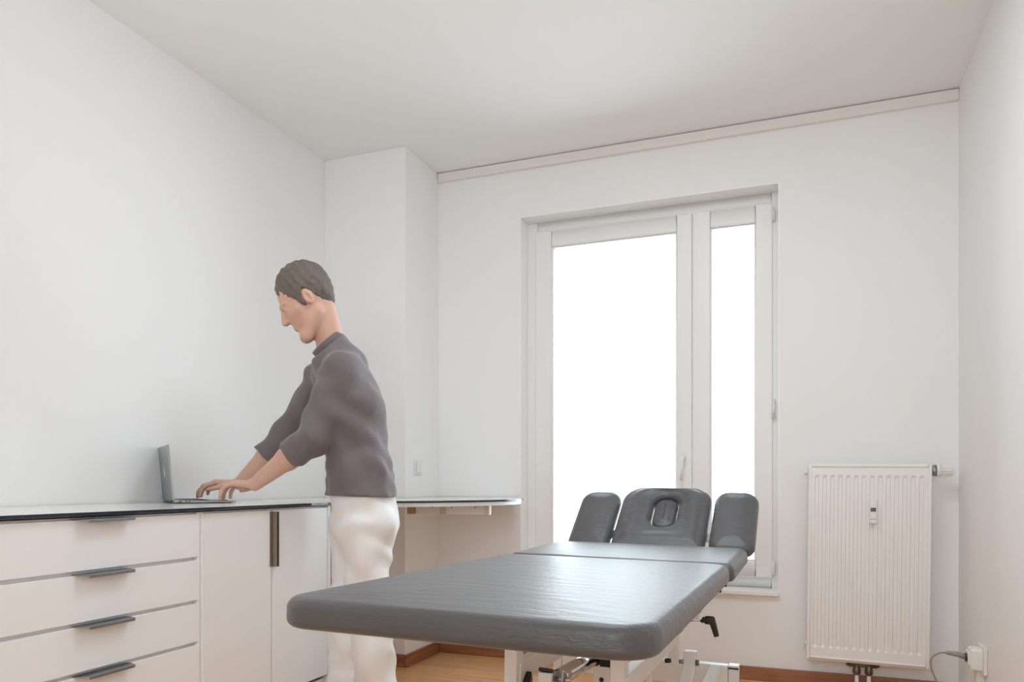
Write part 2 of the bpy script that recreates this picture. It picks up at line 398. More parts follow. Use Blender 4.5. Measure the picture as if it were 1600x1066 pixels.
so = tag(empty('surface_socket', (XR, 3.33, .0)), 'boxy white socket on a conduit low on the right wall, with a grey plug', 'socket')
b = MB(); SY0, SY1, SZ0, SZ1, SXO = 3.292, 3.372, .238, .322, .052
b.prism([(XR - .0005, SY0), (XR - .0005, SY1), (XR - SXO, SY1 - .004), (XR - SXO, SY0 + .004)], SZ0, SZ1)
b.build('box', M['plastic'], so, bevel=0.010, seg=3)
MB().box((XR - .013, 3.268, SZ0 - .01), (XR - .0004, 3.396, SZ1 + .012)).build('back_plate', M['plastic'], so, bevel=0.004)
MB().box((XR - SXO - .006, SY0 + .012, SZ0 + .02), (XR - SXO + .004, SY1 - .012, SZ1 - .014)).build('cover', M['plastic'], so, bevel=0.003)
MB().box((XR - .030, 3.312, .002), (XR - .0005, 3.352, SZ0 + .002)).build('conduit', M['pipe'], so, bevel=0.003)
pl = MB(); pl.tube([(XR - .062, 3.335, .281), (XR - .056, 3.335, .281)], .017, 16); pl.build('plug_collar', M['rubber'], so)
cz = [(XR - .06, 3.335, .283), (XR - .085, 3.335, .290), (XR - .125, 3.345, .292)]
pl2 = MB().tube(cz, [.0115, .0105, .007], 12).build('plug', M['cable'], so)
cab_pts = smooth_poly([(XR - .120, 3.345, .292), (XR - .150, 3.35, .287), (XR - .175, 3.355, .262), (XR - .172, 3.36, .215), (XR - .140, 3.37, .14), (XR - .095, 3.39, .06), (XR - .07, 3.42, .008), (XR - .05, 3.5, .006)], 6)
MB().tube(cab_pts, .0035, 8).build('cable', M['cable'], so)

# ------------------------------------------------------------------ radiator
RX0, RX1, RZ0, RZ1, RY = .037, .538, .146, 1.040, 3.703
rad = tag(empty('radiator', ((RX0 + RX1) / 2, RY + .04, 0)), 'white ribbed panel radiator on the far wall right of the window', 'radiator')
rc = Vector(((RX0 + RX1) / 2, 0, (RZ0 + RZ1) / 2))
def rollr(o):                                             # the radiator hangs a little crooked
    R_ = Matrix.Translation(rc) @ Matrix.Rotation(math.radians(.65), 4, 'Y') @ Matrix.Translation(-rc)
    o.data.transform(R_); return o
nb, per = 14, None
x_in0, x_in1 = RX0 + .022, RX1 - .022
per = (x_in1 - x_in0) / nb
xs, ps = [RX0 + .0145], [0.0]
prof = [(0.0, 0), (.14, 0), (.26, 1), (.62, 1), (.74, 0)]
for k in range(nb):
    for u_, h_ in prof: xs.append(x_in0 + per * (k + u_)); ps.append(h_)
xs += [x_in1, RX1 - .0145]; ps += [0, 0]
zs = [RZ0 + .0145, RZ0 + .054, RZ0 + .066, RZ1 - .062, RZ1 - .050, RZ1 - .0145]
zf = [0, 0, 1, 1, 0, 0]
vs = []; fs = []
for z, zfac in zip(zs, zf):
    for x, p in zip(xs, ps): vs.append((x, RY + .0045 + .0062 * p * zfac, z))
n = len(xs)
for j in range(len(zs) - 1):
    for i in range(n - 1): fs.append((j*n+i, j*n+i+1, (j+1)*n+i+1, (j+1)*n+i))
b = MB(); b.add(vs, fs)
front_panel = rollr(b.build('ribbed_panel', M['rad'], rad))
b = ring(RX0, RX1, RZ0, RZ1, .0145, .0145, .0145, .0145, RY, RY + .014)
rollr(b.build('panel_rim', M['rad'], rad, bevel=0.004))
b = MB(); b.box((RX0 + .004, RY + .0145, RZ0 + .004), (RX1 - .004, RY + .02, RZ1 - .004))
b.box((RX0 + .002, RY + .02, RZ0 + .02), (RX0 + .005, RY + .085, RZ1 - .002)); b.box((RX1 - .005, RY + .02, RZ0 + .02), (RX1 - .002, RY + .085, RZ1 - .002))
b.box((RX0 + .005, RY + .082, RZ0 + .02), (RX1 - .005, RY + .088, RZ1 - .01))
rollr(b.build('casing', M['rad'], rad))
b = MB()
for k in range(24):
    x = RX0 + .02 + k * (RX1 - RX0 - .04) / 23
    b.box((x - .006, RY + .022, RZ1 - .006), (x + .006, RY + .08, RZ1 - .002))
rollr(b.build('grille', M['rad'], rad))
for z in (RZ1 - .035, RZ0 + .065): MB().tube([(RX0 + .003, RY + .05, z), (RX0 - .012, RY + .05, z)], .012, 12).build('blind_plug', M['rad'], rad)
b = MB()
for x in (RX0 + .10, RX1 - .10): b.box((x - .015, RY + .088, RZ0 + .1), (x + .015, YB - .0005, RZ1 - .08))
b.build('wall_bracket', M['white_metal'], rad)
tz, ty = 1.010, RY + .03
th = MB(); th.tube([(RX1 - .003, ty, tz), (RX1 + .012, ty, tz), (RX1 + .024, ty, tz)], [.018, .024, .026], 20); thb = th.build('valve_collar', M['steel'], rad)
th = MB(); th.tube([(RX1 + .024, ty, tz), (RX1 + .026, ty, tz), (RX1 + .042, ty, tz)], [.026, .0275, .0265], 24)
L = []
for xx, rr in ((RX1 + .042, .0215), (RX1 + .085, .0205), (RX1 + .088, .018)):
    L.append([(xx, ty + (rr + (.0022 if k % 4 < 2 else -.0012)) * math.cos(2*PI*k/48), tz + (rr + (.0022 if k % 4 < 2 else -.0012)) * math.sin(2*PI*k/48)) for k in range(48)])
th.loops(L, 0, False); th.build('thermostat_head', M['plastic'], rad)
hm = MB().box((.293, RY - .018, .775), (.324, RY + .006, .884)).build('heat_meter', M['plastic'], rad, bevel=0.003)
dp = MB().box((.2975, RY - .0188, .828), (.3195, RY - .0182, .8455)).build('display', M['lcd'], hm)
b = MB()
for x0, x1, z0, z1 in ((.3055, .3185, .8405, .8435), (.2985, .3185, .8305, .8335), (.3120, .3185, .8365, .8385)): b.box((x0, RY - .0193, z0), (x1, RY - .0189, z1))
b.build('digits', M['lcdink'], dp)
MB().box((.2975, RY - .0188, .7925), (.3195, RY - .0182, .797)).build('bar_mark', M['carc'], hm)
vb = MB(); vy = RY + .05
vb.tube([(.212, vy, .128), (.33, vy, .128)], .011, 12); vb.tube([(.203, vy, .128), (.215, vy, .128)], .007, 10); vb.tube([(.327, vy, .128), (.340, vy, .128)], .007, 10)
for x in (.246, .296):
    vb.tube([(x, vy, .148), (x, vy, .118), (x, vy, .108), (x, vy, .090), (x, vy, .082)], [.011, .012, .017, .017, .010], 8)
vb.build('valve_block', M['brass'], rad, bevel=0)
for x in (.246, .296):
    MB().tube([(x, vy, .085), (x, vy, 0.001)], .009, 14).build('pipe', M['pipe'], rad)

# ------------------------------------------------------------------ treatment couch
th_, pi_, ro_ = math.radians(.93), math.radians(-.84), math.radians(-.63)
O = Vector((-.549, 1.11, .743))
v_ = Vector((math.sin(th_), math.cos(th_), 0)); u_ = Vector((math.cos(th_), -math.sin(th_), 0)); z_ = Vector((0, 0, 1))
v2 = v_ * math.cos(pi_) + z_ * math.sin(pi_); z2 = z_ * math.cos(pi_) - v_ * math.sin(pi_)
u2 = u_ * math.cos(ro_) + z2 * math.sin(ro_); z3 = z2 * math.cos(ro_) - u_ * math.sin(ro_)
def T(a, b_, c): return O + u2 * a + v2 * b_ + z3 * c      # couch frame: across, along, up from the padding's top
couch = empty('treatment_couch', mat=Matrix.Translation(T(0, .9, 0) - Vector((0, 0, T(0, .9, 0).z))))
tag(couch, 'grey padded treatment couch on a white steel frame, headrest raised toward the window', 'treatment couch')

def rrect(x0, x1, y0, y1, r, n=8):
    """plan loop; r = radii at (x0,y0),(x1,y0),(x1,y1),(x0,y1)"""
    out = []
    for (cx, cy, a0), rr in zip(((x0, y0, PI), (x1, y0, 1.5*PI), (x1, y1, 0), (x0, y1, .5*PI)), r):
        sx = 1 if cx == x0 else -1; sy = 1 if cy == y0 else -1
        for k in range(n + 1):
            a = a0 + k * PI / 2 / n
            out.append((cx + sx * rr + rr * math.cos(a), cy + sy * rr + rr * math.sin(a)))
    return out
def cushion_loops(x0, x1, y0, y1, r, thick, fil=.028, filb=.016, crown=.006, n=8, dens=10):
    """closed padded block: list of loops (x, y, z)"""
    prof = []
    for k in range(0, 7):
        a = k / 6 * PI / 2; prof.append((filb * (1 - math.sin(a)), -thick + filb * (1 - math.cos(a))))
    for k in range(1, 9):
        a = k / 8 * PI / 2; prof.append((fil * (1 - math.cos(a)), -fil + fil * math.sin(a)))
    L = []
    def inset(i):
        rr = [max(q - i, .004) for q in r]
        return rrect(x0 + i, x1 - i, y0 + i, y1 - i, rr, n)
    for i, z in prof: L.append([(x, y, z) for x, y in inset(i)])
    hx = min(x1 - x0, y1 - y0) / 2
    for k in range(1, dens + 1):
        t = k / dens * .93; i = fil + (hx - fil) * t
        zc = crown * (1 - (1 - t) ** 2.2)
        L.append([(x, y, zc) for x, y in inset(i)])
    b0 = [[(x, y, -thick) for x, y in inset(filb + (hx - filb) * .5)]]
    return b0 + L
def cushion(name, par, f, *a, **k):
    L = cushion_loops(*a, **k); m = MB(); m.loops([[f(*p) for p in l] for l in L], 0, True, True)
    return m.build(name, M['leather'], par)

TH = .055
cushion('leg_cushion', couch, T, -.35, .35, 0, 1.132, (.075, .075, .06, .05), TH, fil=.022, n=10)
rp = math.radians(1.3)
def T2(a, b_, c):                                          # short back section, nearly level
    y, z = b_ * math.cos(rp) - c * math.sin(rp), b_ * math.sin(rp) + c * math.cos(rp)
    return T(a, 1.138 + y, z)
cushion('back_cushion', couch, T2, -.352, .358, 0, .525, (.03, .02, .055, .055), TH, n=8)
ra = math.radians(40)
def T3(a, s, c):                                           # raised head section
    return T(a, 1.665 + s * math.cos(ra) - c * math.sin(ra), .004 + s * math.sin(ra) + c * math.cos(ra))
cushion('arm_cushion', couch, T3, -.322, -.158, -.012, .325, (.03, .03, .055, .06), .052, crown=.008, n=8)
cushion('arm_cushion', couch, T3, .212, .375, 0.0, .333, (.045, .045, .06, .055), .052, crown=.008, n=8)
# head cushion with an oval breathing opening
def head_cushion():
    hc_ = (.030, .205); rx, ry = .049, .088; m = MB(); K = 64
    def outer(i): return rrect(-.150 + i, .199 - i, -.012 + i, .355 - i, [max(q - i, .004) for q in (.025, .03, .075, .085)], K // 4 - 1)
    def oval(g):                                            # rounded slot, ordered like the outer loop
        return rrect(hc_[0] - rx - g, hc_[0] + rx + g, hc_[1] - ry - g, hc_[1] + ry + g, [rx + g - .001] * 4, K // 4 - 1)
    L = []
    th = .054; fil = .026; fb = .016
    for k in range(0, 7):
        a = k / 6 * PI / 2; L.append([(x, y, -th + fb * (1 - math.cos(a))) for x, y in outer(fb * (1 - math.sin(a)))])
    for k in range(1, 9):
        a = k / 8 * PI / 2; L.append([(x, y, -fil + fil * math.sin(a)) for x, y in outer(fil * (1 - math.cos(a)))])
    A, B = outer(fil), oval(.022)
    for k in range(1, 8):
        t = k / 8; L.append([((1-t)*p[0] + t*q[0], (1-t)*p[1] + t*q[1], .009 * math.sin(PI * min(1, t * 1.15)) if t < .87 else .0) for p, q in zip(A, B)])
    for k in range(0, 8):
        a = k / 7 * PI / 2; L.append([(x, y, -.024 * (1 - math.cos(a))) for x, y in oval(.022 * (1 - math.sin(a)))])
    L.append([(x, y, -th) for x, y in oval(0)])
    L.append(L[0])
    m.loops([[T3(*p) for p in l] for l in L], 0, True, False)
    return m.build('head_cushion', M['leather'], couch), hc_
hcush, hc_ = head_cushion()
cushion('face_plug', hcush, lambda a, b_, c: T3(a + hc_[0], b_ + hc_[1], c - .012), -.044, .044, -.083, .083, (.040, .040, .040, .040), .036, fil=.016, filb=.01, crown=.006, n=8)

def cb(name, a, b_, w, h, up=(0, 0, 1), mat='white_metal', par=None, bevel=.003):
    return MB().beam(T(*a), T(*b_), w, h, Vector(up)).build(name, M[mat], par or couch, bevel=bevel)
def fz(v, u=0): return -T(u, v, 0).z                       # local height of the floor
# plywood decks below the padding
def deck(name, f, x0, x1, y0, y1, z0, z1):
    m = MB(); p = [f(x, y, z) for z in (z0, z1) for x, y in ((x0, y0), (x1, y0), (x1, y1), (x0, y1))]
    m.add(p, [(0,3,2,1),(4,5,6,7),(0,1,5,4),(1,2,6,5),(2,3,7,6),(3,0,4,7)]); return m.build(name, M['white_metal'], couch, bevel=.003)
deck('section_frame', T, -.27, .27, .16, 1.08, -.078, -TH - .0005)
deck('section_frame', T2, -.27, .27, .03, .49, -.078, -TH - .0005)
deck('head_frame', T3, -.135, .185, .02, .09, -.07, -.0545); deck('head_frame', T3, -.30, .355, .10, .14, -.068, -.0545)
vP = .65
for uu in (-.136, .137):
    MB().beam(T(uu, vP + .025, fz(vP) + .055), T(uu, vP + .025, -.078), .034, .05, v2).build('post', M['white_metal'], couch, bevel=.003)
cb('long_rail', (-.132, .67, -.262), (-.132, 1.50, -.262), .034, .052, z3)
cb('long_rail', (.142, .67, -.268), (.142, 1.50, -.268), .034, .052, z3)
cb('upright', (-.150, .84, -.24), (-.150, .84, -.078), .018, .03, v2); cb('upright', (.118, 1.12, fz(1.12) + .05), (.118, 1.12, -.078), .016, .03, v2)
# capped lifting arm, actuator cylinder and its bracket
a0, a1 = (-.050, .685, -.255), (-.054, .60, fz(.6) + .07)
arm1 = cb('lifting_arm', a0, a1, .036, .036, u2)
cb('end_cap', (-.050, .685, -.255), (-.0498, .688, -.246), .037, .037, u2, 'rubber', arm1)
cb('lifting_arm', (-.105, .62, -.285), (-.108, .50, -.46), .03, .03, u2)
MB().beam(T(-.118, .72, -.276), T(-.112, .69, -.298), .030, .030).build('rubber_stop', M['rubber'], couch, bevel=.002)
act = MB().tube([T(-.022, .70, -.268), T(.002, .95, -.262)], .022, 20).build('actuator', M['chrome'], couch)
MB().tube([T(.0, .93, -.262), T(.0015, .945, -.262)], .0255, 20).build('seal_ring', M['rubber'], act)
MB().tube([T(.002, .945, -.262), T(.03, 1.3, -.256)], .021, 20).build('motor_tube', M['white_metal'], act)
br = MB(); br.beam(T(-.034, .69, -.30), T(-.034, .70, -.252), .006, .04, v2); br.beam(T(-.008, .69, -.30), T(-.008, .70, -.252), .006, .04, v2)
brk = br.build('bracket', M['steel'], act, bevel=.002)
MB().tube([T(-.045, .70, -.272), T(.008, .70, -.272)], .006, 12).build('pivot_pin', M['chrome'], brk)
mp_ = cb('motor_plate', (.045, .86, fz(.86) + .15), (.045, .86, -.268), .045, .006, v2)
MB().tube([T(.045, .855, -.302), T(.045, .8575, -.302)], .0065, 14).build('plate_hole', M['rubber'], mp_)
cb('dark_housing', (.052, .90, -.268), (.052, 1.05, -.262), .05, .03, z3, 'rubber')
# far end of the base
vF = 1.60
cb('cross_bar', (-.30, vF, -.431), (.30, vF, -.431), .04, .078, z3)
for s in (-1, 1):
    q = MB().beam(T(.318 * s, vF, fz(vF, .3 * s) + .0), T(.318 * s, vF, -.397), .034, .044, v2).build('base_foot', M['white_metal'], couch, bevel=.003)
    MB().beam(T(.318 * s, vF, -.3965), T(.318 * s, vF, -.389), .0355, .0455, v2).build('foot_cap', M['plastic'], q, bevel=.002)
    MB().beam(T(.318 * s, vF - .0235, -.402), T(.318 * s, vF - .0235, -.397), .034, .002, v2).build('cap_seam', M['darkmetal'], q)
cb('upright', (.148, 1.38, -.36), (.148, 1.38, -.078), .03, .03, v2)
MB().tube([T(.122, 1.37, -.348), T(.142, 1.37, -.345)], .0085, 12).build('knob', M['rubber'], couch)
MB().tube([T(.150, 1.364, -.262), T(.150, 1.357, -.262)], .006, 10).build('bolt', M['darkmetal'], couch)
sc_ = MB(); sc_.beam(T(.186, 1.46, -.33), T(.186, 1.44, -.365), .012, .05, v2)
arm = MB(); L = []
for (uu, vv, cc) in ((.196, 1.42, -.318), (.196, 1.41, -.36), (.190, 1.36, -.41), (.180, 1.25, -.50), (.17, 1.1, -.60), (.165, 1.05, fz(1.05) + .03)):
    L.append([T(uu - .02, vv - .02, cc), T(uu + .02, vv - .02, cc), T(uu + .02, vv + .02, cc), T(uu - .02, vv + .02, cc)])
arm.loops(L, 0, False)
am = arm.build('scissor_arm', M['white_metal'], couch, bevel=.004)
MB().tube([T(.163, 1.40, -.352), T(.177, 1.40, -.352)], .008, 12).build('bolt', M['steel'], am)
MB().tube([T(.2165, 1.40, -.352), T(.226, 1.40, -.352)], .010, 12).build('bolt', M['brass'], am)
cb('scissor_arm', (.262, 1.56, -.40), (.215, 1.35, -.52), .034, .03, z3)
# base frame on the floor
for s in (-1, 1):
    zz0, zz1 = fz(.35, .2 * s), fz(1.62, .2 * s)
    cb('base_runner', (.165 * s, .35, zz0 + .045), (.165 * s, 1.585, zz1 + .045), .04, .03, z3)
    for vv in (.40, 1.3):
        MB().tube([T(.165 * s, vv, fz(vv, .165 * s)), T(.165 * s, vv, fz(vv, .165 * s) + .032)], .022, 16).build('rubber_foot', M['rubber'], couch)
cb('base_bar', (-.3, .40, fz(.4) + .075), (.3, .40, fz(.4) + .075), .04, .03, z3)
# clamp lever under the right edge
def lp(px, py): return W(px, py, 1.885)
lv = MB(); lv.tube([lp(1060, 968.2), lp(1096, 968.7)], .0045, 12); lv.tube([lp(1095, 968.7), lp(1096, 968.7), lp(1103, 969.2)], [.0062, .0075, .0078], 12)
lv.tube([lp(1101, 969), lp(1103, 969.3), lp(1114, 969.7), lp(1116, 970)], [.0085, .0105, .0105, .008], 14)
lv.tube([lp(1111, 968), lp(1114, 975), lp(1117, 985), lp(1119.5, 994.6)], [.0098, .0085, .0075, .0068], 12)
lv.build('clamp_lever', M['rubber'], couch)
for vv, cc in ((.36, -.066), (.62, -.066)):
    MB().box((0, 0, 0), (.001, .001, .001))
    MB().beam(T(.322, vv, cc - .012), T(.322, vv + .05, cc - .012), .02, .018, z3).build('bracket', M['white_metal'], couch, bevel=.003)
for vv in (.985, 1.12):
    MB().tube([T(.335, vv, -TH - .002), T(.335, vv, -TH - .010)], .004, 10).build('bolt', M['darkmetal'], couch)

# ------------------------------------------------------------------ person (signed-distance modelling, one skin)
class SDF:
    def __init__(s, lo, hi, h):
        s.lo = np.array(lo, np.float32); s.h = h
        s.n = np.ceil((np.array(hi) - s.lo) / h).astype(int) + 1
        s.d = np.full(tuple(s.n), .12, np.float32)
    def sub(s, lo, hi):
        a = np.maximum(np.floor((np.array(lo) - s.lo) / s.h).astype(int), 0)
        b = np.minimum(np.ceil((np.array(hi) - s.lo) / s.h).astype(int) + 1, s.n)
        if (b <= a).any(): return None
        sl = tuple(slice(int(i), int(j)) for i, j in zip(a, b))
        ax = [s.lo[k] + s.h * np.arange(a[k], b[k], dtype=np.float32) for k in range(3)]
        return sl, np.meshgrid(*ax, indexing='ij')
    def put(s, lo, hi, fn, k=.02, op='u'):
        m = .07 + k
        r = s.sub(np.array(lo) - m, np.array(hi) + m)
        if r is None: return
        sl, (X, Y, Z) = r; e = fn(X, Y, Z); d = s.d[sl]
        if op == 'u':
            hh = np.clip(.5 + .5 * (d - e) / k, 0, 1); s.d[sl] = d * (1 - hh) + e * hh - k * hh * (1 - hh)
        elif op == 's':
            e = -e; hh = np.clip(.5 - .5 * (d - e) / k, 0, 1); s.d[sl] = d * (1 - hh) + e * hh + k * hh * (1 - hh)
        else:
            s.d[sl] = np.maximum(d, e)
    def cone(s, a, b, ra, rb, k=.02, lat=None, ratio=1.0):
        a, b = np.array(a), np.array(b); R = max(ra, rb) * max(1, ratio)
        ab = b - a; L2 = float(ab @ ab) + 1e-9
        def fn(X, Y, Z):
            x, y, z = X - a[0], Y - a[1], Z - a[2]
            t = np.clip((x*ab[0] + y*ab[1] + z*ab[2]) / L2, 0, 1)
            x = x - t*ab[0]; y = y - t*ab[1]; z = z - t*ab[2]
            if lat is not None:
                q = x*lat[0] + y*lat[1] + z*lat[2]; g = q * (1 - 1/ratio)
                x = x - lat[0]*g; y = y - lat[1]*g; z = z - lat[2]*g
            return np.sqrt(x*x + y*y + z*z) - (ra + t * (rb - ra))
        s.put(np.minimum(a, b) - R, np.maximum(a, b) + R, fn, k)
    def ell(s, c, ax, r, k=.02, op='u'):
        c = np.array(c); R = max(r)
        def fn(X, Y, Z):
            x, y, z = X - c[0], Y - c[1], Z - c[2]
            q = [(x*A[0] + y*A[1] + z*A[2]) for A in ax]
            k0 = np.sqrt(sum((qi / ri) ** 2 for qi, ri in zip(q, r))) + 1e-6
            k1 = np.sqrt(sum((qi / ri ** 2) ** 2 for qi, ri in zip(q, r))) + 1e-6
            return k0 * (k0 - 1) / k1
        s.put(c - R, c + R, fn, k, op)
    def half(s, p, nrm, lo=None, hi=None):                 # keep the side the normal points away from
        p, nrm = np.array(p), np.array(nrm)
        r = s.sub(lo if lo is not None else s.lo, hi if hi is not None else s.lo + s.h * s.n)
        sl, (X, Y, Z) = r
        s.d[sl] = np.maximum(s.d[sl], (X-p[0])*nrm[0] + (Y-p[1])*nrm[1] + (Z-p[2])*nrm[2])
    def folds(s, waves, amp):
        X, Y, Z = np.meshgrid(*[s.lo[k] + s.h * np.arange(s.n[k], dtype=np.float32) for k in range(3)], indexing='ij')
        g = 0
        for (a, b, c, ph, w) in waves: g = g + w * np.sin(a*X + b*Y + c*Z + ph + 1.3*np.sin(.6*(b*X - a*Y) + .4*c*Z))
        s.d += (amp * g).astype(np.float32)
    def mesh(s, name, mat, parent, smooth=2):
        d = s.d; ins = d < 0; n = s.n
        c = ins[:-1,:-1,:-1].astype(np.int8)
        cnt = sum(ins[i:n[0]-1+i, j:n[1]-1+j, k:n[2]-1+k].astype(np.int8) for i in (0,1) for j in (0,1) for k in (0,1))
        act = (cnt > 0) & (cnt < 8)
        idx = np.full(act.shape, -1, np.int64); cells = np.argwhere(act); idx[act] = np.arange(len(cells))
        acc = np.zeros((len(cells), 3)); w = np.zeros(len(cells))
        cor = [(i, j, k) for i in (0,1) for j in (0,1) for k in (0,1)]
        val = {q: d[cells[:,0]+q[0], cells[:,1]+q[1], cells[:,2]+q[2]] for q in cor}
        for q in cor:
            for ax in range(3):
                if q[ax] == 0:
                    q2 = list(q); q2[ax] = 1; q2 = tuple(q2); va, vb_ = val[q], val[q2]
                    x = (va < 0) != (vb_ < 0)
                    t = np.where(x, va / (va - vb_ + 1e-12), 0)
                    p = np.tile(np.array(q, float), (len(cells), 1)); p[:, ax] += t
                    acc[x] += p[x]; w[x] += 1
        V = (cells + acc / w[:, None]) * s.h + s.lo
        F = []
        for ax in range(3):
            a1, a2 = (ax + 1) % 3, (ax + 2) % 3
            sl0 = [slice(None)]*3; sl1 = [slice(None)]*3; sl0[ax] = slice(0, -1); sl1[ax] = slice(1, None)
            A, B = ins[tuple(sl0)], ins[tuple(sl1)]
            E_ = np.argwhere(A != B)
            E_ = E_[(E_[:, a1] > 0) & (E_[:, a2] > 0) & (E_[:, a1] < n[a1]-1) & (E_[:, a2] < n[a2]-1)]
            o = np.zeros((4, 3), int); o[1, a1] = -1; o[2, a1] = -1; o[2, a2] = -1; o[3, a2] = -1
            q = np.stack([idx[tuple((E_ + o[k]).T)] for k in range(4)], 1)
            fl = A[tuple(E_.T)]
            q[~fl] = q[~fl][:, ::-1]
            F.append(q)
        F = np.concatenate(F); F = F[(F >= 0).all(1)]
        # smoothing
        for _ in range(smooth):
            S = np.zeros_like(V); C = np.zeros(len(V))
            for k in range(4):
                i, j = F[:, k], F[:, (k+1) % 4]
                np.add.at(S, i, V[j]); np.add.at(C, i, 1)
                np.add.at(S, j, V[i]); np.add.at(C, j, 1)
            V = V * .5 + .5 * S / np.maximum(C, 1)[:, None]
        me = bpy.data.meshes.new(name)
        me.vertices.add(len(V)); me.vertices.foreach_set('co', V.astype(np.float32).ravel())
        me.loops.add(F.size); me.loops.foreach_set('vertex_index', F.ravel().astype(np.int32))
        me.polygons.add(len(F)); me.polygons.foreach_set('loop_start', np.arange(0, F.size, 4, dtype=np.int32))
        me.polygons.foreach_set('use_smooth', np.ones(len(F), bool))
        me.update(calc_edges=True); me.validate()
        return link_mesh(name, me, parent, False, [mat])

def nv(x): return np.array(W(*x)) if len(x) == 3 else np.array(x)
def cz_(px, d, z): return np.array(RV * ((px - 800) / 1172.2 * d) + FV * d + UV * z)
def unit(x): x = np.array(x, float); return x / np.linalg.norm(x)
R3, F3, U3 = np.array(RV), np.array(FV), np.array([0., 0., 1.])
fwd = unit(R3 * -.95 + F3 * -.31); left = unit(np.cross(U3, fwd))
pel = nv((567, 806, 2.85)); wai = nv((562, 735, 2.85)); che = nv((548, 640, 2.86)); uch = nv((533, 577, 2.875)); nb_ = nv((519, 545, 2.86))
hd_ = nv((477, 470, 2.81))
shL, elL, wrL = nv((534, 582, 2.74)), nv((484, 690, 2.715)), nv((398, 757, 2.84))
shR, elR, wrR = nv((508, 588, 3.01)), nv((446, 684, 3.06)), nv((374, 756, 3.05))
hipL, kneL, ankL = nv((573, 822, 2.785)), cz_(577, 2.78, .50), cz_(594, 2.82, .085)
hipR, kneR, ankR = nv((558, 822, 2.905)), cz_(547, 2.88, .50), cz_(541, 2.90, .085)
pit = math.radians(36)
hf0 = unit(R3 * -.96 + F3 * -.26); hf = hf0 * math.cos(pit) - U3 * math.sin(pit); hu = hf0 * math.sin(pit) + U3 * math.cos(pit); hl = np.cross(hu, hf)

person = empty('person', tuple(cz_(567, 2.85, 0)))
tag(person, 'person in grey shirt and white trousers leaning over the laptop', 'person')
LO = np.array([-2.35, 2.05, 0.0]); HI = np.array([-1.2, 3.05, 1.85])
allp = np.array([pel, hd_, shL, shR, wrL, wrR, ankL, ankR])
LO = np.minimum(allp.min(0) - .28, 9); HI = allp.max(0) + .28; LO[2] = -.01

def torso(s, g=0., k=.03):
    s.cone(pel, wai, .112 + g, .100 + g, k, left, 1.38)
    s.cone(wai, che, .100 + g, .112 + g, k, left, 1.38)
    s.cone(che, uch, .112 + g, .090 + g, k, left, 1.42)
    s.cone(uch, shL, .072 + g, .060 + g, k); s.cone(uch, shR, .072 + g, .060 + g, k)
    s.cone(uch, nb_, .075 + g, .060 + g, k)
def hand(s, wr, d, side):
    """side: +1 thumb toward +lat"""
    d = unit(d); n_ = unit(U3 - d * (U3 @ d)); lat = np.cross(n_, d) * side
    kn = []
    for o, ln in ((.031, .084), (.010, .090), (-.011, .087), (-.030, .080)):
        q = wr + d * ln + lat * o + n_ * (.004 - abs(o) * .12); kn.append(q)
        s.cone(wr + lat * o * .55 + d * .012, q, .0135, .0118, .010)
    for q, ls, sp in zip(kn, ((.044, .026, .021), (.048, .030, .023), (.045, .028, .022), (.036, .021, .019)), (.06, .02, -.03, -.09)):
        p = q; a = math.radians(8)
        for ln, bend, r0, r1 in zip(ls, (14, 32, 28), (.0098, .0088, .0082), (.0088, .0082, .0070)):
            a += math.radians(bend); dd = unit(d * math.cos(a) - n_ * math.sin(a) + lat * sp)
            s.cone(p, p + dd * ln, r0, r1, .003); p = p + dd * ln
    t0 = wr + d * .022 + lat * .022; t1 = wr + d * .058 + lat * .052 - n_ * .014; t2 = wr + d * .088 + lat * .060 - n_ * .024; t3 = t2 + unit(d - n_ * .3 - lat * .1) * .024
    s.cone(t0, t1, .014, .0115, .008); s.cone(t1, t2, .0112, .0095, .004); s.cone(t2, t3, .0095, .0075, .003)

B_ = SDF(LO, HI, .005)
torso(B_, -.012)
B_.cone(nb_, hd_ - hu * .048 - hf * .038, .054, .049, .022)
for sh, el, wr in ((shL, elL, wrL), (shR, elR, wrR)):
    B_.cone(sh, el, .050, .041, .02); B_.cone(el, el * .62 + wr * .38, .042, .041, .02); B_.cone(el * .62 + wr * .38, wr, .041, .026, .02)
kbL = np.array(LP(.10, .095, .100)); kbR = np.array(LP(.205, .09, .100))
dL = unit(kbL - wrL); dR = unit(kbR - wrR)
hand(B_, wrL, dL * np.array([1, 1, .4]), -1); hand(B_, wrR, dR * np.array([1, 1, .4]), 1)
for hp, kn, an in ((hipL, kneL, ankL), (hipR, kneR, ankR)):
    B_.cone(hp, kn, .078, .054, .03); B_.cone(kn, an, .052, .036, .02)
    B_.cone(an, an + fwd * .12 - U3 * .045, .038, .026, .02)
